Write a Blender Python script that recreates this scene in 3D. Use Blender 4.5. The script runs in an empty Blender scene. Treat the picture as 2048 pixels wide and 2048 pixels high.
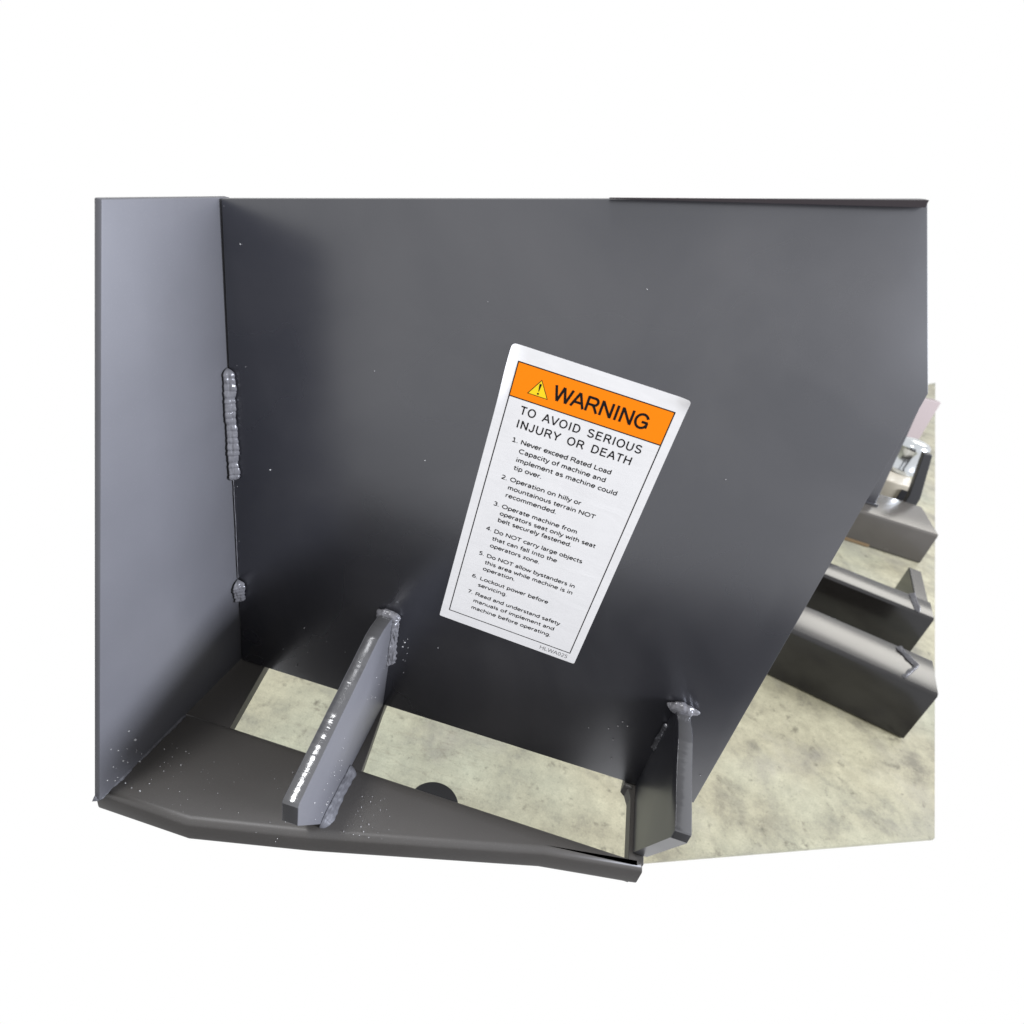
import bpy, bmesh, math, random
from mathutils import Vector, Matrix, noise
random.seed(7)
S = bpy.context.scene
COL = S.collection

# ------------------------------------------------------------ camera, world, lamps, exposure
cam = bpy.data.cameras.new('camera')
cam.sensor_width = 36.0
cam.lens = 1230.0 / 2048.0 * 36.0
cam.clip_start = 0.01
cam.clip_end = 200.0
cam.dof.use_dof = True
cam.dof.focus_distance = 0.44
cam.dof.aperture_fstop = 11.0
co = bpy.data.objects.new('camera', cam)
COL.objects.link(co)
RIGHT = Vector((0.957776, 0.204429, 0.202173))
DOWN = Vector((0.277835, -0.477137, -0.833756))
FWD = Vector((-0.073979, 0.854722, -0.513787))
m3 = Matrix((RIGHT, -DOWN, -FWD)).transposed()
co.matrix_world = Matrix.Translation(Vector((0.235184, -0.358155, 0.442425))) @ m3.to_4x4()
S.camera = co

w = bpy.data.worlds.new('World')
S.world = w
w.use_nodes = True
w.node_tree.nodes['Background'].inputs[0].default_value = (1.0, 1.0, 1.0, 1)
w.node_tree.nodes['Background'].inputs[1].default_value = 1.0

def lamp(name, loc, target, sx, sy, power, color):
    l = bpy.data.lights.new(name, 'AREA')
    l.shape = 'RECTANGLE'; l.size = sx; l.size_y = sy
    l.energy = power; l.color = color
    o = bpy.data.objects.new(name, l)
    COL.objects.link(o)
    o.location = loc
    d = Vector(target) - Vector(loc)
    o.rotation_euler = d.to_track_quat('-Z', 'Y').to_euler()
    return o
lamp('hall_door_light', (5.0, -0.22, 1.62), (0.0, -0.1, 0.1), 2.0, 1.5, 800, (0.89, 0.92, 1.0))
lamp('ceiling_light', (-0.62, -0.62, 3.1), (-0.62, -0.62, 0), 0.50, 0.85, 62, (1.0, 0.98, 0.93))
lamp('ceiling_light', (4.4, 6.2, 3.6), (0.85, 0.7, -0.2), 2.2, 1.6, 62, (1.0, 0.96, 0.86))

S.view_settings.view_transform = 'Standard'
S.view_settings.look = 'None'
S.view_settings.exposure = 0.0
S.view_settings.gamma = 1.0

# ------------------------------------------------------------ materials
def mat(name, color, rough=0.5, metal=0.0, spec=0.5, setup=None, ior=1.5):
    m = bpy.data.materials.new(name); m.use_nodes = True
    b = m.node_tree.nodes['Principled BSDF']
    b.inputs['Base Color'].default_value = (*color, 1)
    b.inputs['Roughness'].default_value = rough
    b.inputs['Metallic'].default_value = metal
    b.inputs['IOR'].default_value = ior
    b.inputs['Specular IOR Level'].default_value = spec
    if metal == 0: b.inputs['Specular Tint'].default_value = (0.91, 0.93, 1.0, 1)
    if setup: setup(m.node_tree, b)
    return m

def nz(nt, scale, detail=3.0, rough=0.5, vec=None, dist=0.0):
    n = nt.nodes.new('ShaderNodeTexNoise')
    n.inputs['Scale'].default_value = scale
    n.inputs['Detail'].default_value = detail
    n.inputs['Roughness'].default_value = rough
    n.inputs['Distortion'].default_value = dist
    if vec: nt.links.new(vec, n.inputs['Vector'])
    return n
def ramp(nt, fac, stops):
    r = nt.nodes.new('ShaderNodeValToRGB')
    e = r.color_ramp.elements
    while len(e) < len(stops): e.new(0.5)
    for i, (p, c) in enumerate(stops):
        e[i].position = p
        e[i].color = (*c, 1) if len(c) == 3 else c
    nt.links.new(fac, r.inputs[0])
    return r
def coords(nt):
    return nt.nodes.new('ShaderNodeTexCoord').outputs['Object']
def mixc(nt, fac, a, b, mode='MIX'):
    x = nt.nodes.new('ShaderNodeMix'); x.data_type = 'RGBA'; x.blend_type = mode
    if isinstance(fac, float): x.inputs[0].default_value = fac
    else: nt.links.new(fac, x.inputs[0])
    for s, v in ((6, a), (7, b)):
        if isinstance(v, tuple): x.inputs[s].default_value = (*v, 1)
        else: nt.links.new(v, x.inputs[s])
    return x.outputs[2]

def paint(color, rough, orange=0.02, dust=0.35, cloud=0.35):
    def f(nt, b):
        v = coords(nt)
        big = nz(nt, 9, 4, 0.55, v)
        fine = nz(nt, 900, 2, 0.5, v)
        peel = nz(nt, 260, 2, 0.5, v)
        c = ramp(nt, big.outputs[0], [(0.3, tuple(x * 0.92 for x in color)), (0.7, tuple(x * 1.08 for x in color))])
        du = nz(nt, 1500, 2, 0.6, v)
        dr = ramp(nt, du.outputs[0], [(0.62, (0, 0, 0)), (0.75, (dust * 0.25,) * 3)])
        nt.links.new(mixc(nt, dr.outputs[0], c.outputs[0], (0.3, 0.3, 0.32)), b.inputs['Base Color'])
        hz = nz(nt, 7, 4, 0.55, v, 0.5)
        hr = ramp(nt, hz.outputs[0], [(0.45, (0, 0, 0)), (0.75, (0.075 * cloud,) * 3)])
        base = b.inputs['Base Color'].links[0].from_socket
        nt.links.new(mixc(nt, hr.outputs[0], base, (0.30, 0.29, 0.29)), b.inputs['Base Color'])  # pale cloudy patches in the base colour stand in for soft reflections
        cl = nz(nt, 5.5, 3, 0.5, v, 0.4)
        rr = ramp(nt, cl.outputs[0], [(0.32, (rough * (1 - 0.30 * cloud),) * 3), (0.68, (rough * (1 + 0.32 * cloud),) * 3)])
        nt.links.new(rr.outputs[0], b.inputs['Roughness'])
        bp = nt.nodes.new('ShaderNodeBump')
        bp.inputs['Strength'].default_value = 0.25
        bp.inputs['Distance'].default_value = 0.00004 * orange / 0.02
        nt.links.new(peel.outputs[0], bp.inputs['Height'])
        b2 = nt.nodes.new('ShaderNodeBump')
        b2.inputs['Strength'].default_value = 0.15
        b2.inputs['Distance'].default_value = 0.00002
        nt.links.new(fine.outputs[0], b2.inputs['Height'])
        nt.links.new(bp.outputs[0], b2.inputs['Normal'])
        nt.links.new(b2.outputs[0], b.inputs['Normal'])
    return f

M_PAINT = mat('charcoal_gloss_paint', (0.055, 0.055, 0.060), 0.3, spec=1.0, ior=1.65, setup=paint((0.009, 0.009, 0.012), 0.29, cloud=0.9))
M_SIDE_LIT = mat('charcoal_paint_lit_side', (0.055, 0.056, 0.066), 0.3, spec=0.3, setup=paint((0.075, 0.076, 0.086), 0.5))  # same charcoal paint, lightened and blued: side light put into the colour
M_TUBE = mat('charcoal_matt_paint', (0.05, 0.048, 0.045), 0.45, setup=paint((0.045, 0.042, 0.039), 0.42, 0.04, 0.6))

def cut_edge(nt, b):
    v = coords(nt)
    sc = nt.nodes.new('ShaderNodeVectorMath'); sc.operation = 'MULTIPLY'
    sc.inputs[1].default_value = (0.22, 1.0, 0.3)
    nt.links.new(v, sc.inputs[0])
    n = nz(nt, 520, 3, 0.6, sc.outputs[0], 0.8)
    n2 = nz(nt, 60, 2, 0.5, v)
    bp = nt.nodes.new('ShaderNodeBump')
    bp.inputs['Strength'].default_value = 0.5
    bp.inputs['Distance'].default_value = 0.00022
    nt.links.new(n.outputs[0], bp.inputs['Height'])
    nt.links.new(bp.outputs[0], b.inputs['Normal'])
    rr = ramp(nt, n2.outputs[0], [(0.3, (0.09,) * 3), (0.7, (0.16,) * 3)])
    nt.links.new(rr.outputs[0], b.inputs['Roughness'])
M_CUT = mat('painted_flame_cut_edge', (0.05, 0.05, 0.052), 0.12, spec=1.0, setup=cut_edge)

def weldm(nt, b):
    v = coords(nt)
    n = nz(nt, 500, 3, 0.6, v)
    bp = nt.nodes.new('ShaderNodeBump')
    bp.inputs['Strength'].default_value = 0.4
    bp.inputs['Distance'].default_value = 0.0005
    nt.links.new(n.outputs[0], bp.inputs['Height'])
    nt.links.new(bp.outputs[0], b.inputs['Normal'])
M_WELD = mat('painted_weld_metal', (0.11, 0.11, 0.122), 0.22, 0.0, 0.6, setup=weldm)
M_SPAT = mat('spatter_bead', (0.24, 0.24, 0.25), 0.2, 0.2)

def concrete(nt, b):
    v = coords(nt)
    a = nz(nt, 12, 10, 0.72, v, 0.15)
    c1 = ramp(nt, a.outputs[0], [(0.33, (0.135, 0.125, 0.092)), (0.47, (0.245, 0.230, 0.160)), (0.66, (0.335, 0.318, 0.225))])
    g = nz(nt, 3.1, 4, 0.5, v)
    gr = ramp(nt, g.outputs[0], [(0.45, (0, 0, 0)), (0.7, (0.55,) * 3)])
    c2 = mixc(nt, gr.outputs[0], c1.outputs[0], (0.225, 0.250, 0.200))
    # wide grey trodden patches
    g2 = nz(nt, 8, 6, 0.65, v, 0.2)
    g2r = ramp(nt, g2.outputs[0], [(0.5, (0, 0, 0)), (0.66, (0.45,) * 3)])
    c3 = mixc(nt, g2r.outputs[0], c2, (0.17, 0.16, 0.138))
    # dark stains, small
    st = nz(nt, 42, 7, 0.7, v, 0.2)
    sr = ramp(nt, st.outputs[0], [(0.58, (0, 0, 0)), (0.70, (0.75,) * 3)])
    c4 = mixc(nt, sr.outputs[0], c3, (0.07, 0.062, 0.043))
    # scratches: stretched thin lines
    for ang, s in ((0.5, 5.0), (1.9, 4.0), (-0.15, 3.2)):
        mp = nt.nodes.new('ShaderNodeMapping')
        mp.inputs['Rotation'].default_value = (0, 0, ang)
        mp.inputs['Scale'].default_value = (0.9, 9, 1)
        nt.links.new(v, mp.inputs[0])
        l = nz(nt, s, 3, 0.5, mp.outputs[0], 0.2)
        lr = ramp(nt, l.outputs[0], [(0.492, (0, 0, 0)), (0.5, (0.30,) * 3), (0.508, (0, 0, 0))])
        mk = nz(nt, 3.5, 2, 0.5, v)
        mr = ramp(nt, mk.outputs[0], [(0.5, (0, 0, 0)), (0.62, (1, 1, 1))])
        mu = nt.nodes.new('ShaderNodeMath'); mu.operation = 'MULTIPLY'
        nt.links.new(lr.outputs[0], mu.inputs[0]); nt.links.new(mr.outputs[0], mu.inputs[1])
        c4 = mixc(nt, mu.outputs[0], c4, (0.12, 0.10, 0.07))
    pit = nz(nt, 140, 3, 0.75, v)
    pr_ = ramp(nt, pit.outputs[0], [(0.30, (0.72,) * 3), (0.42, (1.0,) * 3)])
    c4 = mixc(nt, 1.0, c4, pr_.outputs[0], 'MULTIPLY')
    md = nz(nt, 34, 8, 0.8, v)
    mdr = ramp(nt, md.outputs[0], [(0.36, (0.88,) * 3), (0.62, (1.05,) * 3)])
    c4 = mixc(nt, 1.0, c4, mdr.outputs[0], 'MULTIPLY')
    sp = nz(nt, 420, 3, 0.7, v)
    spr = ramp(nt, sp.outputs[0], [(0.3, (0.80,) * 3), (0.65, (1.04,) * 3)])
    nt.links.new(mixc(nt, 1.0, c4, spr.outputs[0], 'MULTIPLY'), b.inputs['Base Color'])
    rr = ramp(nt, a.outputs[0], [(0.3, (0.55,) * 3), (0.7, (0.38,) * 3)])
    nt.links.new(rr.outputs[0], b.inputs['Roughness'])
    bp = nt.nodes.new('ShaderNodeBump'); bp.inputs['Strength'].default_value = 0.25
    bp.inputs['Distance'].default_value = 0.001
    nt.links.new(sp.outputs[0], bp.inputs['Height'])
    nt.links.new(bp.outputs[0], b.inputs['Normal'])
M_CONC = mat('polished_concrete', (0.5, 0.48, 0.34), 0.45, setup=concrete)

def vinyl(nt, b):
    v = coords(nt)
    mp = nt.nodes.new('ShaderNodeMapping'); mp.inputs['Scale'].default_value = (0.35, 2.2, 1)
    nt.links.new(v, mp.inputs[0])
    n = nz(nt, 70, 3, 0.6, mp.outputs[0], 0.5)
    c = nz(nt, 40, 3, 0.5, v)
    cr = ramp(nt, c.outputs[0], [(0.3, (0.71, 0.71, 0.73)), (0.7, (0.75, 0.75, 0.77))])
    nt.links.new(cr.outputs[0], b.inputs['Base Color'])
    bp = nt.nodes.new('ShaderNodeBump'); bp.inputs['Strength'].default_value = 0.35
    bp.inputs['Distance'].default_value = 0.0006
    nt.links.new(n.outputs[0], bp.inputs['Height'])
    nt.links.new(bp.outputs[0], b.inputs['Normal'])
M_VINYL = mat('white_vinyl', (0.8, 0.8, 0.82), 0.38, setup=vinyl)
M_ORANGE = mat('orange_print', (0.92, 0.225, 0.0), 0.6, 0.0, 0.15)
M_YELLOW = mat('yellow_print', (0.85, 0.62, 0.015), 0.6, 0.0, 0.15)
M_BLACK = mat('black_print', (0.006, 0.005, 0.006), 0.6, 0.0, 0.15)
M_GREYINK = mat('grey_print', (0.10, 0.10, 0.105), 0.5)
M_BODYINK = mat('dark_grey_print', (0.035, 0.035, 0.038), 0.5)

def beamp(nt, b):
    paint((0.011, 0.010, 0.009), 0.16, 0.03, 0.3)(nt, b)
M_BEAM = mat('dark_beam_paint', (0.05, 0.048, 0.044), 0.2, spec=0.6, setup=beamp)
M_BEAMLIGHT = mat('grey_beam_paint', (0.10, 0.095, 0.088), 0.25, setup=paint((0.058, 0.053, 0.047), 0.25))
M_RUST = mat('tan_strip', (0.13, 0.085, 0.04), 0.6)
M_CHROME = mat('chrome', (0.62, 0.65, 0.68), 0.18, 1.0)
M_PALE = mat('cream_enamel', (0.36, 0.33, 0.27), 0.35)
M_PINK = mat('pale_pink_grey_panel', (0.20, 0.165, 0.162), 0.6)
M_DARK = mat('dark_steel', (0.016, 0.016, 0.017), 0.4, spec=0.4)

# ------------------------------------------------------------ helpers
def empty(name, label=None, cat=None, group=None, loc=(0, 0, 0)):
    o = bpy.data.objects.new(name, None); COL.objects.link(o); o.location = loc
    o.empty_display_size = 0.05
    if label: o['label'] = label
    if cat: o['category'] = cat
    if group: o['group'] = group
    return o
def link(name, bm, m, parent=None, smooth=False):
    bmesh.ops.recalc_face_normals(bm, faces=bm.faces)
    me = bpy.data.meshes.new(name); bm.to_mesh(me); bm.free()
    for mm in (m if isinstance(m, (list, tuple)) else [m]): me.materials.append(mm)
    if smooth:
        for p in me.polygons: p.use_smooth = True
    o = bpy.data.objects.new(name, me); COL.objects.link(o)
    if parent:
        o.parent = parent
        o.matrix_parent_inverse = parent.matrix_basis.inverted()
    return o
def prism(pts, offset, bev=0.0, seg=2):
    """closed polygon pts (3D) extruded by vector offset"""
    bm = bmesh.new()
    a = [bm.verts.new(p) for p in pts]
    b = [bm.verts.new(Vector(p) + Vector(offset)) for p in pts]
    bm.faces.new(a); bm.faces.new(b[::-1])
    n = len(pts)
    for i in range(n):
        bm.faces.new((a[i], b[i], b[(i + 1) % n], a[(i + 1) % n]))
    bmesh.ops.recalc_face_normals(bm, faces=bm.faces)
    if bev > 0:
        bmesh.ops.bevel(bm, geom=bm.edges[:], offset=bev, segments=seg, profile=0.5, affect='EDGES')
    return bm
def shade_auto(o, deg=35):
    for p in o.data.polygons: p.use_smooth = True
    bm = bmesh.new(); bm.from_mesh(o.data)
    for e in bm.edges:
        if len(e.link_faces) == 2 and e.calc_face_angle(0) > math.radians(deg): e.smooth = False
    bm.to_mesh(o.data); bm.free()

def weld(name, path, wa, wb, parent, m=None, ripple=0.0035, rad=0.006, jit=0.25, seed=0, sharp=1.0):
    """fillet weld bead: path points, wa and wb = unit directions along the two plates it joins"""
    m = m or M_WELD
    wa = Vector(wa).normalized(); wb = Vector(wb).normalized()
    P = [Vector(p) for p in path]
    L = [0]
    for i in range(1, len(P)): L.append(L[-1] + (P[i] - P[i - 1]).length)
    tot = L[-1]
    n = max(10, int(tot / 0.0006)); k = 12
    bm = bmesh.new(); rings = []
    for i in range(n + 1):
        t = tot * i / n
        j = 0
        while j < len(P) - 2 and t > L[j + 1]: j += 1
        f = (t - L[j]) / max(1e-9, L[j + 1] - L[j])
        c = P[j].lerp(P[j + 1], f)
        ed = min(t, tot - t) / (rad * 0.8)
        endf = math.sqrt(max(0.02, 1 - (1 - min(1, ed)) ** 2))
        ph = (t / ripple + 0.35 * noise.noise((seed, t * 300, 0))) % 1.0
        rp = 0.88 + 0.14 * math.sqrt(max(0, 1 - (2 * ph - 1) ** 2)) * sharp
        ring = []
        for q in range(k + 1):
            a = (math.pi / 2) * q / k
            nn = noise.noise((t * 260 + seed * 7.3, q * 0.55, seed * 1.7))
            n2 = noise.noise((t * 90 + seed * 3.3, 5.0 if q > k / 2 else 2.0, seed * 2.7))
            r = rad * endf * rp * (1 + jit * nn * 0.6 + jit * n2)
            flat = 1.0 - 0.22 * math.sin(2 * a)
            d = wa * math.cos(a) + wb * math.sin(a)
            ring.append(bm.verts.new(c + d * r * flat))
        ring.append(bm.verts.new(c - (wa + wb) * 0.0008))
        rings.append(ring)
    m_ = len(rings[0])
    for i in range(n):
        for q in range(m_):
            bm.faces.new((rings[i][q], rings[i + 1][q], rings[i + 1][(q + 1) % m_], rings[i][(q + 1) % m_]))
    bm.faces.new(rings[0]); bm.faces.new(rings[-1][::-1])
    return link(name, bm, m, parent, True)

def blob(name, c, rx, ry, rz, parent, seed=0, amp=0.35, m=None, freq=900, sub=5):
    bm = bmesh.new()
    bmesh.ops.create_icosphere(bm, subdivisions=sub, radius=1)
    for v in bm.verts:
        p = v.co.copy()
        q = Vector((p.x * rx, p.y * ry, p.z * rz))
        d = noise.noise(q * freq * 0.5 + Vector((seed, 0, 0))) + 0.5 * abs(noise.noise(q * freq + Vector((0, seed, 0))))
        q *= 1 + amp * d
        v.co = Vector(c) + q
    return link(name, bm, m or M_WELD, parent, True)

# ------------------------------------------------------------ setting: floor
Z0 = -0.35
floor = link('concrete_floor', prism([(-0.2, 0.10, Z0), (0.33, 0.125, Z0), (0.47, 0.165, Z0), (0.945, 0.362, Z0), (2.33, 4.0, Z0), (1.25, 2.6, Z0), (-0.3, 1.0, Z0)], (0, 0, -0.006)), M_CONC)
floor['kind'] = 'structure'

# ------------------------------------------------------------ the welded steel frame
fr = empty('welded_steel_frame', 'charcoal painted welded steel frame with upright plates, two gussets and a cross tube', 'steel frame', loc=(0.2, -0.02, -0.05))

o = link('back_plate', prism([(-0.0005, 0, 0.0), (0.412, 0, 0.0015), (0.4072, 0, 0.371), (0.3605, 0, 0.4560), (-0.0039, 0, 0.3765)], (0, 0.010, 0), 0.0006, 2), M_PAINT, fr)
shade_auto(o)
# side plate runs from the seam towards the camera, slightly splayed
def side(y, z, x0=None):
    x = -0.0042 + 0.09 * y + (0.0042 if z < 0 else 0.0042 * (1 - min(1, z / 0.37)))
    return (x - 0.0002 - (0.0012 if y > 0 else 0), y, z)
sp = [side(0.0100, 0.0005), side(0.0100, 0.3765), side(-0.0805, 0.3775), side(-0.1485, 0.0005)]
o = link('side_plate', prism(sp, (-0.004, 0, 0), 0.0006, 2), M_SIDE_LIT, fr)
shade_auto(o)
o['label'] = 'upright side plate at the left catching bluish light'

# thin dark maroon strip along the right half of the top edge
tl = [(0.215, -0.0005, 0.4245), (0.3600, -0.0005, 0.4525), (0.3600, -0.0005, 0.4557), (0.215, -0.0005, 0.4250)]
o = link('top_dark_strip', prism(tl, (0, -0.003, 0)), mat('dark_maroon', (0.018, 0.011, 0.013), 0.4), fr)

# cross tube with rounded corners
bm = prism([(-0.022, -0.1433, 0), (0.048, -0.1433, 0), (0.13, -0.125, 0), (0.295, -0.082, 0), (0.371, -0.070, 0), (0.371, -0.0636, 0), (-0.022, -0.0636, 0)], (0, 0, -0.024))
ed = [e for e in bm.edges if abs(e.verts[0].co.z - e.verts[1].co.z) < 1e-6]
bmesh.ops.bevel(bm, geom=ed, offset=0.0055, segments=5, profile=0.5, affect='EDGES')
o = link('cross_tube', bm, M_TUBE, fr); shade_auto(o, 40)
# straps that tie the tube to the back plate
for pts in ([(-0.03, 0.012), (0.0195, 0.012), (0.0209, 0.0), (0.0300, -0.066), (-0.03, -0.066)],
            [(0.112, 0.012), (0.1345, 0.012), (0.1351, 0.0), (0.1426, -0.066), (0.112, -0.066)],
            [(0.3540, 0.012), (0.3710, 0.012), (0.371, -0.066), (0.3590, -0.066), (0.3585, -0.012), (0.3560, -0.004), (0.3525, -0.0006)]):
    o = link('strap', prism([(x, y, -0.0012) for x, y in pts], (0, 0, -0.012), 0.0004, 1), M_TUBE, fr)
# added sloping plate hidden under the tube: keeps bright reflections off the back plate
link('hidden_light_blocker', prism([(-0.045, -0.110, -0.022), (0.20, -0.092, -0.022), (0.368, -0.066, -0.022), (0.30, 0.018, -0.17), (-0.062, -0.030, -0.175)], (0, -0.003, -0.0006), 0), M_TUBE, fr)
# round boss under the tube
bm = bmesh.new()
bmesh.ops.create_cone(bm, cap_ends=True, segments=48, radius1=0.0195, radius2=0.0195, depth=0.034)
bmesh.ops.translate(bm, verts=bm.verts, vec=(0.2045, -0.0715, -0.021))
o = link('round_boss', bm, M_DARK, fr); shade_auto(o)

# gussets: upper sloping edge is flame cut
prof = [(0.0, 0.1045), (-0.010, 0.1085), (-0.024, 0.1105), (-0.034, 0.1100), (-0.055, 0.1040), (-0.080, 0.0970), (-0.107, 0.0895), (-0.150, 0.0765), (-0.1515, 0.0745), (-0.1515, 0.056), (-0.115, 0.0)]
def gusset(x0, x1, pf):
    bm = bmesh.new()
    # subdivide the slope so that the cut edge can be uneven
    P = []
    for i in range(len(pf) - 1):
        a, b = Vector((0, *pf[i])), Vector((0, *pf[i + 1]))
        n = max(1, int((b - a).length / 0.0012)) if i < len(pf) - 3 else 1
        for k in range(n):
            q = a.lerp(b, k / n)
            if 0 < i < len(pf) - 3: q.z += 0.00010 * noise.noise((q.y * 420, x0 * 50, 0)) + 0.0003 * noise.noise((q.y * 90, x0 * 30, 3))
            P.append((q.y, q.z))
    P.append(pf[-1]); P.append((0.0, 0.0))
    a = [bm.verts.new((x0, y, z)) for y, z in P]
    b = [bm.verts.new((x1, y, z + 0.0002 * noise.noise((y * 500, 9, 1)) * (1 if z > 0.05 else 0))) for y, z in P]
    bm.faces.new(a); bm.faces.new(b[::-1])
    n = len(P)
    for i in range(n):
        f = bm.faces.new((a[i], b[i], b[(i + 1) % n], a[(i + 1) % n]))
        if P[i][0] < -0.001 and P[i][1] > 0.02 and P[(i + 1) % n][1] > 0.02: f.material_index = 1
    bmesh.ops.recalc_face_normals(bm, faces=bm.faces)
    es = [e for e in bm.edges if len(e.link_faces) == 2 and len({f.material_index for f in e.link_faces}) == 2]
    bmesh.ops.bevel(bm, geom=es, offset=0.0006, segments=2, profile=0.5, affect='EDGES')
    return bm
g1 = link('gusset', gusset(0.1225, 0.1335, prof), [M_SIDE_LIT, M_CUT], fr); shade_auto(g1, 30)
prof2 = [(0.0, 0.0985), (-0.008, 0.1025), (-0.020, 0.1050), (-0.034, 0.1045), (-0.060, 0.0990), (-0.080, 0.0965), (-0.0985, 0.0940), (-0.0992, 0.0930), (-0.0992, 0.085), (-0.060, 0.0)]
g2 = link('gusset', gusset(0.3618, 0.3728, prof2), [M_PAINT, M_CUT], fr); shade_auto(g2, 30)  # darker copy of the paint: shade on these faces put into the colour

# weld beads
weld('weld_bead', [(-0.0036, -0.0008, 0.2735), (-0.0020, -0.0008, 0.1875)], (0, -1, 0), (1, 0, 0), fr, rad=0.0054, seed=1, ripple=0.0050, jit=0.18)
weld('weld_bead', [(-0.0013, -0.0008, 0.0930), (-0.0010, -0.0008, 0.0700)], (0, -1, 0), (1, 0, 0), fr, rad=0.0065, seed=2, jit=0.35)
weld('weld_bead', [(-0.0022, -0.0004, 0.187), (-0.0012, -0.0004, 0.094)], (0, -1, 0), (1, 0, 0), fr, rad=0.0004, seed=12, jit=0.6, ripple=0.002)
weld('weld_bead', [(0.1335, -0.001, 0.102), (0.1335, -0.001, 0.052)], (0, -1, 0), (1, 0, 0), fr, rad=0.0058, seed=3, jit=0.4, ripple=0.006, sharp=0.5)
blob('weld_blob', (0.1285, -0.0030, 0.1055), 0.0095, 0.0042, 0.0050, fr, seed=4, amp=0.2, freq=450)
blob('weld_blob', (0.3668, -0.0030, 0.1030), 0.0115, 0.0042, 0.0052, fr, seed=9, amp=0.22, freq=480)
weld('weld_bead', [(0.1335, -0.0655, 0.0), (0.1335, -0.1180, 0.0)], (1, 0, 0), (0, 0, 1), fr, m=M_SIDE_LIT, rad=0.0072, seed=5, jit=0.22, ripple=0.012, sharp=0.3)
weld('weld_bead', [(-0.0095, -0.066, 0.0), (-0.0175, -0.150, 0.0)], (1, 0, 0), (0, 0, 1), fr, m=M_SIDE_LIT, rad=0.0042, seed=6, jit=0.3, ripple=0.006, sharp=0.6)
weld('weld_bead', [(0.3618, -0.001, 0.082), (0.3618, -0.001, 0.050)], (0, -1, 0), (-1, 0, 0), fr, m=M_PAINT, rad=0.0035, seed=8, jit=0.4)
blob('weld_blob', (0.3565, -0.002, -0.001), 0.0035, 0.002, 0.002, fr, seed=14, amp=0.4, m=M_TUBE, sub=3)

# weld spatter: hundreds of tiny beads frozen on the paint
bm = bmesh.new()
def drop(p, r):
    t = bmesh.ops.create_icosphere(bm, subdivisions=2, radius=r * random.uniform(0.75, 1.3))
    for v in t['verts']:
        v.co = Vector((v.co.x * random.uniform(0.9, 1.1), v.co.y, v.co.z * random.uniform(0.9, 1.1))) + Vector(p)
def cluster(n, fn, r):
    for _ in range(n): drop(fn(), r * random.choice((0.6, 0.8, 1, 1, 1.5)))
G = random.gauss
cluster(9, lambda: (0.1337, min(-0.012, G(-0.10, 0.022)), random.uniform(0.02, 0.062)), 0.00045)
cluster(16, lambda: (0.1337, random.uniform(-0.118, -0.085), abs(G(0.014, 0.012)) + 0.009), 0.00042)
cluster(10, lambda: (0.1337, random.uniform(-0.05, -0.01), random.uniform(0.03, 0.085)), 0.0004)
cluster(34, lambda: (0.150 + abs(G(0, 0.016)), random.uniform(-0.120, -0.082), 0.0002), 0.00036)
cluster(42, lambda: (random.uniform(0.0, 0.112), random.uniform(-0.138, -0.085), 0.0002), 0.00034)
cluster(16, lambda: (G(0.005, 0.008), random.uniform(-0.135, -0.095), 0.0002), 0.00045)
def onside():
    z = abs(G(0, 0.016)) + 0.004; y = random.uniform(-0.145 + 0.18 * z, -0.110)
    x = side(y, z)[0]
    return (x + 0.0001, y, z)
cluster(16, onside, 0.0006)
for p in ((0.0075, 0.354), (0.0268, 0.2045), (0.098, 0.299), (0.162, 0.3585), (0.139, 0.247), (0.327, 0.292), (0.172, 0.0855), (0.247, 0.3865), (0.405, 0.036), (0.322, 0.056), (0.330, 0.068), (0.335, 0.065), (0.328, 0.062), (0.307, 0.050), (0.329, 0.045), (0.334, 0.023)):
    drop((p[0], -0.0002, p[1]), 0.00045 if p[0] != 0.0268 else 0.0008)
cluster(12, lambda: (random.uniform(0.012, 0.115), -0.0002, random.uniform(0.012, 0.062)), 0.00030)
cluster(9, lambda: (0.143 + abs(G(0, 0.004)), -0.0002, random.uniform(0.045, 0.09)), 0.00040)
cluster(10, lambda: (G(-0.0005, 0.0012), -0.0009, random.uniform(0.10, 0.38)), 0.00025)
cluster(2, lambda: (random.uniform(-0.012, 0.01), -0.0004, G(0.276, 0.003)), 0.0003)
o = link('weld_spatter', bm, M_SPAT, fr, True); o['kind'] = 'stuff'

# ------------------------------------------------------------ added unseen dark slab: darkens the lower plate's reflections, blocks light from below
dk = empty('reflection_blocker', 'added dark slab that dims reflections, in front of the frame, below the camera', 'light blocker', loc=(0.2, -0.9, Z0))
link('blocker_slab', prism([(-0.6, -0.40, -0.28), (-0.10, -0.25, -0.28), (0.10, -0.17, -0.28), (1.0, -0.15, -0.28), (1.0, -0.72, -0.28), (-0.6, -0.72, -0.28)], (0, 0, -0.012), 0.001), M_DARK, dk)
for lx in (-0.58, 0.94):
    for ly in (-0.36, -0.70):
        link('leg', prism([(lx, ly, Z0), (lx + 0.04, ly, Z0), (lx + 0.04, ly + 0.04, Z0), (lx, ly + 0.04, Z0)], (0, 0, 0.058), 0.001), M_DARK, dk)

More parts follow.
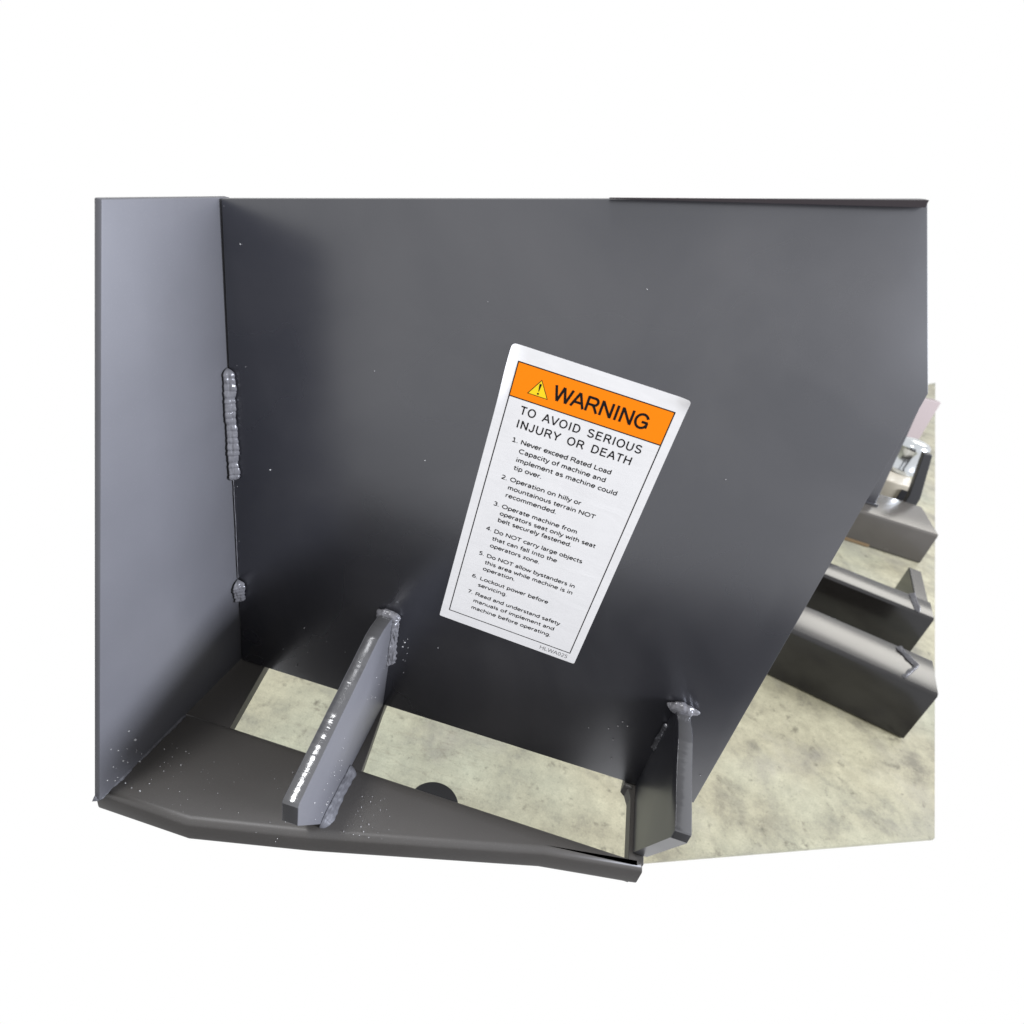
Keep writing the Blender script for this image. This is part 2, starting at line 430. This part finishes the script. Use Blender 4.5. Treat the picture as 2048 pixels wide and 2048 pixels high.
# ------------------------------------------------------------ warning label (units: millimetres on the label, u right, v down)
O = Vector((0.18101, 0, 0.33954)); U = Vector((0.9986, 0, -0.05289)); V = Vector((-0.05289, 0, -0.9986))
def lift(u, v):
    """how far the vinyl stands off the plate (mm)"""
    h = 0.12
    if u < 5: h += 3.6 * ((5 - u) / 5) ** 1.6 * math.exp(-((v - 14) / 16.0) ** 2)
    d = math.hypot(110 - u, v)
    if d < 9: h += 1.6 * ((9 - d) / 9) ** 1.8
    return h
def L3(u, v, h=0.0):
    """bottom corners sit a touch outside/inside of the square, as measured"""
    uu = u + v / 221.4 * (-1.12 * (1 - u / 110) - 0.84 * u / 110)
    vv = v * (220.6 + 1.68 * u / 110) / 221.4
    return O + (U * uu + V * vv) * 0.001 + Vector((0, -1, 0)) * ((lift(u, v) + h) * 0.001)
wl = empty('warning_label', 'white vinyl warning sticker with orange header and seven numbered rules on the charcoal plate', 'warning sticker', loc=tuple(O))
bm = bmesh.new()
W_, H_, rc = 110.0, 221.4, 2.2
us = [0, 0.3, 0.7, 1.2, 1.8, 2.4, 3.1, 3.9, 5] + [5 + (96.0) * i / 16 for i in range(1, 17)] + [102.5, 104, 105.5, 107, 108, 109, 109.6, 110]
vs = [0, 0.4, 1, 1.8, 2.6, 4, 5.5, 7, 9] + [9 + i * 3.5 for i in range(1, 16)] + [70 + i * 15 for i in range(10)] + [215, 218, 219.4, 220.4, 221, 221.4]
def inround(u, v):
    # pull grid points into a rounded rectangle
    for cu, cv, su, sv in ((rc, rc, -1, -1), (W_ - rc, rc, 1, -1), (rc * .6, H_ - rc * .6, -1, 1), (W_ - rc * .6, H_ - rc * .6, 1, 1)):
        r = rc if sv < 0 else rc * .6
        du, dv = (u - cu) * su, (v - cv) * sv
        if du > 0 and dv > 0:
            d = math.hypot(du, dv); mx = max(du, dv)
            if d > 1e-6:
                k = mx / d
                return cu + su * du * k, cv + sv * dv * k
    return u, v
grid = [[bm.verts.new(L3(*inround(u, v))) for u in us] for v in vs]
for i in range(len(vs) - 1):
    for j in range(len(us) - 1):
        bm.faces.new((grid[i][j], grid[i + 1][j], grid[i + 1][j + 1], grid[i][j + 1]))
bmesh.ops.recalc_face_normals(bm, faces=bm.faces)
if sum((f.normal.y for f in bm.faces)) > 0: bmesh.ops.reverse_faces(bm, faces=bm.faces)
top = bm.faces[:]
ret = bmesh.ops.extrude_face_region(bm, geom=top)
for v in [g for g in ret['geom'] if isinstance(g, bmesh.types.BMVert)]: v.co.y += 0.0001
base = link('vinyl_sheet', bm, M_VINYL, wl); shade_auto(base, 60)

def flat(name, polys, m, h, parent=None):
    """polys: lists of (u,v) points, each a filled polygon printed at height h above the vinyl"""
    bm = bmesh.new()
    for k, p in enumerate(polys):
        f = bm.faces.new([bm.verts.new(L3(u, v, h + 0.0015 * k)) for u, v in p])
        f.normal_update()
        if f.normal.y > 0: f.normal_flip()
    me = bpy.data.meshes.new(name); bm.to_mesh(me); bm.free(); me.materials.append(m)
    o = bpy.data.objects.new(name, me); COL.objects.link(o); o.parent = parent or wl
    o.matrix_parent_inverse = wl.matrix_basis.inverted()
    if parent and parent is not wl: o.matrix_parent_inverse = Matrix.Identity(4); 
    return o
def stroke(p, q, t):
    p, q = Vector(p), Vector(q); d = (q - p).normalized() * t / 2; n = Vector((-d.y, d.x))
    return [tuple(p + n), tuple(q + n), tuple(q - n), tuple(p - n)]

RX0, RX1, RY0, RY1, HY = 6.3, 103.9, 9.8, 212.6, 31.95
flat('orange_band', [[(RX0, RY0), (RX1, RY0), (RX1, HY), (RX0, HY)]], M_ORANGE, 0.02)
t = 0.72
flat('border_line', [stroke((RX0, RY0 - t / 2), (RX0, RY1 + t / 2), t), stroke((RX1, RY0 - t / 2), (RX1, RY1 + t / 2), t),
                     stroke((RX0 + t / 2, RY0), (RX1 - t / 2, RY0), t), stroke((RX0 + t / 2, RY1), (RX1 - t / 2, RY1), t),
                     stroke((RX0 + t / 2, HY), (RX1 - t / 2, HY), t)], M_BLACK, 0.04)
tri = flat('hazard_triangle', [[(23.0, 16.1), (16.5, 27.1), (29.9, 27.1)]], M_BLACK, 0.04)
flat('yellow_field', [[(23.0, 16.95), (17.35, 26.65), (29.05, 26.65)]], M_YELLOW, 0.06)
ex = [[(22.35, 18.9), (23.75, 18.9), (23.75, 19.9), (23.28, 23.9), (22.88, 23.9), (22.35, 19.9)],
      [(23.08 + 0.66 * math.cos(a * math.pi / 8), 25.3 + 0.66 * math.sin(a * math.pi / 8)) for a in range(16)]]
flat('exclamation_mark', ex, M_BLACK, 0.08)

# sans-serif capitals drawn as strokes on a unit-high body (x right, y up); each glyph: advance, strokes
def arc(cx, cy, rx, ry, a0, a1, n=14):
    return [(cx + rx * math.cos(math.radians(a0 + (a1 - a0) * i / n)), cy + ry * math.sin(math.radians(a0 + (a1 - a0) * i / n))) for i in range(n + 1)]
GL = {
 'W': (1.26, [[(0.03, 1), (0.33, 0), (0.63, 1), (0.93, 0), (1.23, 1)]]),
 'A': (0.90, [[(0.02, 0), (0.45, 1), (0.88, 0)], [(0.17, 0.34), (0.73, 0.34)]]),
 'R': (0.98, [[(0.15, 0), (0.15, 1)], [(0.15, 0.94), (0.60, 0.94)] + arc(0.60, 0.715, 0.225, 0.225, 90, -90) + [(0.15, 0.49)], [(0.52, 0.49), (0.66, 0.37), (0.92, 0)]]),
 'N': (0.98, [[(0.14, 0), (0.14, 1)], [(0.14, 0.97), (0.84, 0.03)], [(0.84, 0), (0.84, 1)]]),
 'I': (0.38, [[(0.19, 0), (0.19, 1)]]),
 'G': (1.06, [arc(0.54, 0.5, 0.42, 0.455, 28, 332, 26) + [(0.92, 0.16)], [(0.92, 0.10), (0.92, 0.46)], [(0.55, 0.46), (0.97, 0.46)]]),
 'T': (0.82, [[(0.02, 0.94), (0.80, 0.94)], [(0.41, 0), (0.41, 0.94)]]),
 'O': (1.06, [arc(0.53, 0.5, 0.43, 0.455, 0, 360, 30)]),
 'V': (0.90, [[(0.02, 1), (0.45, 0), (0.88, 1)]]),
 'D': (0.98, [[(0.15, 0), (0.15, 1)], [(0.15, 0.94), (0.46, 0.94)] + arc(0.46, 0.5, 0.41, 0.44, 90, -90, 18) + [(0.15, 0.06)]]),
 'S': (0.90, [arc(0.445, 0.735, 0.31, 0.215, 20, 250, 16)[:-1] + [(0.40, 0.525), (0.50, 0.495)] + arc(0.455, 0.27, 0.34, 0.225, 70, -165, 16)]),
 'E': (0.88, [[(0.15, 0), (0.15, 1)], [(0.15, 0.94), (0.80, 0.94)], [(0.15, 0.53), (0.75, 0.53)], [(0.15, 0.06), (0.82, 0.06)]]),
 'U': (0.97, [[(0.13, 1), (0.13, 0.38)] + arc(0.485, 0.38, 0.355, 0.34, 180, 360, 16) + [(0.84, 1)]]),
 'J': (0.68, [[(0.53, 1), (0.53, 0.28)] + arc(0.29, 0.28, 0.24, 0.24, 0, -180, 12)]),
 'Y': (0.90, [[(0.02, 1), (0.45, 0.44), (0.88, 1)], [(0.45, 0), (0.45, 0.46)]]),
 'H': (0.97, [[(0.13, 0), (0.13, 1)], [(0.84, 0), (0.84, 1)], [(0.13, 0.53), (0.84, 0.53)]]),
 ' ': (0.62, []),
 'C': (0.98, [arc(0.54, 0.5, 0.43, 0.455, 45, 315, 22)]),
 'L': (0.78, [[(0.15, 1), (0.15, 0)], [(0.15, 0.06), (0.74, 0.06)]]),
}
LOW = {
 'a': (0.66, [[(0.09, 0.60)] + arc(0.30, 0.47, 0.22, 0.22, 115, 0, 8) + [(0.52, 0)], [(0.52, 0.41), (0.32, 0.40)] + arc(0.29, 0.21, 0.19, 0.19, 90, 270, 10) + [(0.42, 0.05), (0.52, 0.18)]]),
 'b': (0.72, [[(0.13, 0), (0.13, 1.06)], arc(0.38, 0.36, 0.25, 0.33, 0, 360, 20)]),
 'c': (0.60, [arc(0.37, 0.36, 0.28, 0.33, 50, 310, 16)]),
 'd': (0.74, [[(0.60, 0), (0.60, 1.06)], arc(0.35, 0.36, 0.25, 0.33, 0, 360, 20)]),
 'e': (0.70, [arc(0.36, 0.36, 0.28, 0.33, 3, 318, 18), [(0.09, 0.37), (0.64, 0.37)]]),
 'f': (0.42, [[(0.44, 1.03), (0.33, 1.03), (0.23, 0.95), (0.20, 0.80), (0.20, 0)], [(0.03, 0.66), (0.42, 0.66)]]),
 'g': (0.74, [arc(0.35, 0.37, 0.25, 0.32, 0, 360, 20), [(0.60, 0.71), (0.60, -0.06)] + arc(0.36, -0.06, 0.24, 0.20, 0, -140, 9)[1:]]),
 'h': (0.72, [[(0.13, 0), (0.13, 1.06)], arc(0.36, 0.43, 0.23, 0.25, 180, 0, 12) + [(0.59, 0)]]),
 'i': (0.28, [[(0.14, 0), (0.14, 0.70)], [(0.14, 0.88), (0.14, 1.02)]]),
 'j': (0.30, [[(0.15, 0.70), (0.15, -0.12), (0.08, -0.24), (-0.04, -0.25)], [(0.15, 0.88), (0.15, 1.02)]]),
 'k': (0.60, [[(0.13, 0), (0.13, 1.06)], [(0.53, 0.70), (0.14, 0.30)], [(0.26, 0.42), (0.58, 0)]]),
 'l': (0.28, [[(0.14, 0), (0.14, 1.06)]]),
 'm': (1.02, [[(0.13, 0), (0.13, 0.71)], arc(0.32, 0.45, 0.19, 0.23, 180, 0, 10) + [(0.51, 0)], arc(0.70, 0.45, 0.19, 0.23, 180, 0, 10) + [(0.89, 0)]]),
 'n': (0.72, [[(0.13, 0), (0.13, 0.71)], arc(0.36, 0.43, 0.23, 0.25, 180, 0, 12) + [(0.59, 0)]]),
 'o': (0.74, [arc(0.37, 0.36, 0.28, 0.33, 0, 360, 22)]),
 'p': (0.72, [[(0.13, -0.28), (0.13, 0.71)], arc(0.38, 0.36, 0.25, 0.33, 0, 360, 20)]),
 'r': (0.48, [[(0.13, 0), (0.13, 0.71)], arc(0.36, 0.40, 0.23, 0.28, 180, 75, 8)]),
 's': (0.58, [arc(0.29, 0.525, 0.19, 0.165, 35, 250, 10)[:-1] + [(0.25, 0.385), (0.34, 0.345)] + arc(0.29, 0.20, 0.20, 0.165, 65, -145, 10)]),
 't': (0.46, [[(0.20, 0.90), (0.20, 0.18)] + arc(0.34, 0.18, 0.14, 0.15, 180, 300, 6)[1:], [(0.03, 0.66), (0.43, 0.66)]]),
 'u': (0.72, [[(0.13, 0.71), (0.13, 0.28)] + arc(0.36, 0.28, 0.23, 0.25, 180, 360, 12)[1:], [(0.59, 0.71), (0.59, 0)]]),
 'v': (0.62, [[(0.03, 0.71), (0.31, 0), (0.59, 0.71)]]),
 'w': (0.94, [[(0.03, 0.71), (0.25, 0), (0.47, 0.70), (0.69, 0), (0.91, 0.71)]]),
 'x': (0.60, [[(0.04, 0.71), (0.56, 0)], [(0.56, 0.71), (0.04, 0)]]),
 'y': (0.62, [[(0.03, 0.71), (0.32, 0.02)], [(0.59, 0.71), (0.26, -0.16), (0.16, -0.26), (0.02, -0.25)]]),
 'z': (0.56, [[(0.05, 0.66), (0.50, 0.66), (0.06, 0.06), (0.52, 0.06)]]),
 '.': (0.26, [[(0.13, -0.02), (0.13, 0.13)]]),
 '1': (0.66, [[(0.34, 0), (0.34, 1)], [(0.34, 0.97), (0.10, 0.80)], [(0.10, 0.05), (0.58, 0.05)]]),
 '2': (0.70, [arc(0.34, 0.70, 0.25, 0.26, 150, -25, 10) + [(0.09, 0.06), (0.62, 0.06)]]),
 '3': (0.70, [arc(0.32, 0.73, 0.24, 0.22, 145, -80, 10), arc(0.32, 0.27, 0.27, 0.24, 85, -145, 10)]),
 '4': (0.74, [[(0.52, 0), (0.52, 1), (0.08, 0.27), (0.70, 0.27)]]),
 '5': (0.70, [[(0.57, 0.94), (0.17, 0.94), (0.15, 0.52)] + arc(0.32, 0.31, 0.26, 0.27, 110, -145, 12)]),
 '6': (0.72, [arc(0.36, 0.30, 0.26, 0.26, 0, 360, 18), [(0.10, 0.34), (0.13, 0.62), (0.26, 0.88), (0.54, 0.94)]]),
 '7': (0.68, [[(0.08, 0.94), (0.60, 0.94), (0.24, 0)]]),
 '0': (0.74, [arc(0.37, 0.5, 0.26, 0.45, 0, 360, 22)]),
}
GL.update(LOW)

def split_sharp(s):
    out = [[s[0]]]
    for i in range(1, len(s)):
        out[-1].append(s[i])
        if i < len(s) - 1:
            a = Vector(s[i]) - Vector(s[i - 1]); b = Vector(s[i + 1]) - Vector(s[i])
            if a.length > 1e-6 and b.length > 1e-6 and a.angle(b) > 1.3: out.append([s[i]])
    return out
def caps(name, text, u0, u1, vbase, cap, wt, m, h, track=0.0, space=0.62):
    GL[' '] = (space, [])
    adv = sum(GL[c][0] + track for c in text) - track
    sx = (u1 - u0) / adv
    polys = []; x = 0.0
    for c in text:
        a, ss = GL[c]
        for s in [p_ for s_ in ss for p_ in split_sharp(s_)]:
            q = [(u0 + (x + px) * sx, vbase - py * cap) for px, py in s]
            n = len(q); closed = (Vector(q[0]) - Vector(q[-1])).length < 1e-4
            Lf, Rt = [], []
            for i in range(n):
                a_ = Vector(q[i - 1]) if i > 0 else (Vector(q[-2]) if closed else None)
                b_ = Vector(q[i]); c_ = Vector(q[i + 1]) if i < n - 1 else (Vector(q[1]) if closed else None)
                d1 = (b_ - a_).normalized() if a_ is not None else (c_ - b_).normalized()
                d2 = (c_ - b_).normalized() if c_ is not None else d1
                n1 = Vector((-d1.y, d1.x)); n2 = Vector((-d2.y, d2.x))
                nn = n1 + n2
                if nn.length < 1e-3: nn = n1
                nn.normalize()
                k = 1 / max(0.5, nn.dot(n1)) if nn.dot(n1) > 0.5 else 1.0
                Lf.append(b_ + nn * k * wt / 2); Rt.append(b_ - nn * k * wt / 2)
            for i in range(n - 1):
                polys.append([tuple(Lf[i]), tuple(Lf[i + 1]), tuple(Rt[i + 1]), tuple(Rt[i])])
        x += a + track
    bm = bmesh.new()
    for k, p in enumerate(polys):
        f = bm.faces.new([bm.verts.new(L3(u, v, h + 0.0002 * (k % 9))) for u, v in p])
        f.normal_update()
        if f.normal.y > 0: f.normal_flip()
    me = bpy.data.meshes.new(name); bm.to_mesh(me); bm.free(); me.materials.append(m)
    o = bpy.data.objects.new(name, me); COL.objects.link(o); o.parent = wl
    o.matrix_parent_inverse = wl.matrix_basis.inverted()
    return o
caps('header_lettering', 'WARNING', 32.2, 92.4, 25.9, 9.6, 1.6, M_BLACK, 0.08, 0.03)
caps('subheading_line', 'TO AVOID SERIOUS', 15.5, 94.6, 41.5, 5.5, 0.92, M_BLACK, 0.04, 0.16)
caps('subheading_line', 'INJURY OR DEATH', 15.6, 91.3, 50.8, 5.5, 0.92, M_BLACK, 0.04, 0.16)

LINES = [
 ('1.', 15.7, 20.0, 61.0), ('Never exceed Rated Load', 21.6, 82.4, 61.0), ('Capacity of machine and', 22.0, 80.9, 67.4),
 ('implement as machine could', 21.9, 90.9, 73.8), ('tip over.', 22.0, 41.3, 79.8),
 ('2.', 15.8, 20.0, 89.2), ('Operation on hilly or', 21.9, 71.5, 88.95), ('mountainous terrain NOT', 22.0, 83.4, 95.3), ('recommended.', 22.0, 58.1, 101.4),
 ('3.', 15.8, 20.0, 110.6), ('Operate machine from', 21.9, 75.9, 110.75), ('operators seat only with seat', 21.9, 90.9, 116.6), ('belt securely fastened.', 21.9, 75.4, 122.2),
 ('4.', 15.7, 19.9, 131.6), ('Do NOT carry large objects', 21.7, 86.6, 132.0), ('that can fall Into the', 21.9, 70.0, 138.35), ('operators zone.', 21.9, 58.9, 144.5),
 ('5.', 15.8, 19.9, 153.8), ('Do NOT allow bystanders in', 21.7, 88.4, 154.0), ('this area while machine is in', 21.8, 88.6, 160.05), ('operation.', 21.8, 46.4, 165.9),
 ('6.', 15.7, 19.8, 175.1), ('Lockout power before', 21.8, 74.7, 175.35), ('servicing.', 21.8, 44.6, 181.6),
 ('7.', 15.8, 19.8, 190.2), ('Read and understand safety', 21.7, 88.6, 190.55), ('manuals of implement and', 21.8, 86.2, 197.15), ('machine before operating.', 21.8, 85.4, 203.95),
]
for s, a, b, v in LINES:
    caps('item_number' if len(s) == 2 else 'instruction_line', s, a, b, v, 3.1, 0.64, M_BLACK, 0.04, 0.02, 0.36)
caps('code_lettering', 'HLWA025', 80.9, 103.3, 218.6, 3.5, 0.42, M_GREYINK, 0.04, 0.06)

# ------------------------------------------------------------ beams lying on the floor behind
def beam(name, label, x0, yf0, x1, yf1, depth, height, m, z=Z0, parts=()):
    """box section: front bottom edge runs from (x0,yf0) to (x1,yf1)"""
    e = empty(name, label, 'steel beam', 'steel beams lying on the concrete floor', (x0, yf0, z))
    a = Vector((x0, yf0, z)); b = Vector((x1, yf1, z)); d = (b - a).normalized(); n = Vector((-d.y, d.x, 0))
    bm = prism([a, b, b + n * depth, a + n * depth], (0, 0, height))
    es = [q for q in bm.edges if abs((q.verts[0].co - q.verts[1].co).normalized().dot(d)) > 0.99]
    bmesh.ops.bevel(bm, geom=es, offset=0.007, segments=5, profile=0.5, affect='EDGES')
    o = link('box_section', bm, m, e); shade_auto(o, 40)
    return e, a, b, d, n
eA, a, b, d, n = beam('steel_beam', 'dark box beam nearest the plate, lying lowest on the floor', 0.50, 0.690, 0.962, 0.5637, 0.110, 0.12, M_BEAM)
def at(a, d, n, s, t, z): return a + d * s + n * t + Vector((0, 0, z))
# end weld and a raised rib on the near beam
x_end = (b - a).length
weld('weld_bead', [at(a, d, n, x_end - 0.055, 0.008, 0.12), at(a, d, n, x_end - 0.030, 0.060, 0.12), at(a, d, n, x_end - 0.062, 0.100, 0.12)], -d, (0, 0, 1), eA, rad=0.007, seed=21, jit=0.3)
eB, a2, b2, d2, n2 = beam('steel_beam', 'second box beam, just behind the nearest one, with greyer top face', 0.60, 0.931, 1.052, 0.8195, 0.074, 0.12, M_BEAM)
x2 = (b2 - a2).length
weld('weld_bead', [at(a2, d2, n2, x2 - 0.030, 0.002, 0.12), at(a2, d2, n2, x2 - 0.036, 0.074, 0.12)], -d2, (0, 0, 1), eB, rad=0.008, seed=22, jit=0.3)
bm = prism([at(a2, d2, n2, x2 - 0.028, 0.074, 0.02), at(a2, d2, n2, x2 + 0.0, 0.074, 0.02), at(a2, d2, n2, x2 + 0.0, 0.22, 0.02), at(a2, d2, n2, x2 - 0.028, 0.22, 0.02)], (0, 0, 0.095), 0.002)
link('end_bracket', bm, M_BEAM, eB)
eC, a3, b3, d3, n3 = beam('steel_beam', 'farthest box beam with a tan strip along its foot, below the bright clutter', 0.85, 1.352, 1.262, 1.3135, 0.185, 0.10, M_BEAMLIGHT)
link('tan_strip', prism([at(a3, d3, n3, 0.0, -0.004, 0.002), at(a3, d3, n3, 0.27, -0.004, 0.002), at(a3, d3, n3, 0.27, -0.0005, 0.002), at(a3, d3, n3, 0.0, -0.0005, 0.002)], (0, 0, 0.008)), M_RUST, eC)

# ------------------------------------------------------------ clutter beyond the beams
po = empty('upright_flat_bar', 'grey flat bar standing on the farthest beam, half hidden by the plate edge', 'steel bar', loc=(1.09, 1.40, Z0 + 0.10))
bm = prism([(1.050, 1.40, Z0 + 0.10), (1.110, 1.40, Z0 + 0.10), (1.088, 1.40, -0.03), (1.079, 1.40, 0.045), (1.030, 1.40, 0.045)], (0, 0.012, 0), 0.001)
link('flat_bar', bm, M_PAINT, po)
bm = prism([(1.040, 1.395, Z0 + 0.1005), (1.118, 1.395, Z0 + 0.1005), (1.118, 1.425, Z0 + 0.1005), (1.040, 1.425, Z0 + 0.1005)], (0, 0, 0.006), 0.001)
link('foot_plate', bm, M_PAINT, po)

bx = empty('cream_block', 'cream painted metal block behind the farthest beam, under the chrome drum', 'machine block', loc=(1.25, 1.70, Z0))
bm = prism([(1.17, 1.62, Z0), (1.292, 1.61, Z0), (1.345, 1.83, Z0), (1.17, 1.86, Z0)], (0, 0, 0.110), 0.004, 3)
link('block_body', bm, M_PALE, bx)
link('dark_patch', prism([(1.262, 1.607, Z0 + 0.03), (1.288, 1.605, Z0 + 0.03), (1.288, 1.605, Z0 + 0.095), (1.262, 1.607, Z0 + 0.095)], (0, 0.004, 0)), M_DARK, bx)  # thin dark sheet at the right of the block front

dr = empty('chrome_drum', 'shiny chrome drum standing on the cream block', 'metal drum', loc=(1.29, 1.745, Z0 + 0.11))
bm = bmesh.new()
pr = [(0.0, 0.0), (0.046, 0.0), (0.049, 0.004), (0.049, 0.020), (0.046, 0.024), (0.046, 0.080), (0.049, 0.084), (0.049, 0.096), (0.043, 0.104), (0.022, 0.110), (0.0, 0.111)]
rings = []
for r, z in pr[1:-1]:
    rings.append([bm.verts.new((1.292 + r * math.cos(2 * math.pi * i / 48), 1.745 + r * math.sin(2 * math.pi * i / 48), Z0 + 0.111 + z)) for i in range(48)])
for k in range(len(rings) - 1):
    for i in range(48): bm.faces.new((rings[k][i], rings[k][(i + 1) % 48], rings[k + 1][(i + 1) % 48], rings[k + 1][i]))
bm.faces.new(rings[0][::-1]); bm.faces.new(rings[-1])
o = link('drum_body', bm, M_CHROME, dr); shade_auto(o, 50)
bm = bmesh.new(); bmesh.ops.create_uvsphere(bm, u_segments=16, v_segments=10, radius=0.008)
bmesh.ops.translate(bm, verts=bm.verts, vec=(1.236, 1.712, Z0 + 0.118))
link('round_knob', bm, M_PALE, dr, True)

lg = empty('dark_stand_leg', 'dark leaning stand leg in front of the chrome drum', 'stand leg', loc=(1.28, 1.55, Z0))
bm = prism([(1.266, 1.56, Z0), (1.302, 1.56, Z0), (1.302, 1.56, -0.252), (1.262, 1.56, -0.110), (1.236, 1.56, -0.110), (1.266, 1.56, -0.252)], (0, 0.02, 0), 0.002)
link('leg_bar', bm, M_DARK, lg)
bm = prism([(1.26, 1.545, Z0), (1.335, 1.545, Z0), (1.335, 1.59, Z0), (1.26, 1.59, Z0)], (0, 0, 0.012), 0.002)
link('foot', bm, M_DARK, lg)

pn = empty('pale_panel', 'pale pinkish grey upright panel at the far right, behind the chrome drum', 'panel', loc=(1.62, 2.5, Z0))
bm = prism([(1.40, 2.42, Z0), (1.675, 2.50, Z0), (1.675, 2.50, -0.15), (1.40, 2.42, -0.14)], (-0.02, 0.03, 0), 0.002)
link('panel_sheet', bm, M_PINK, pn)
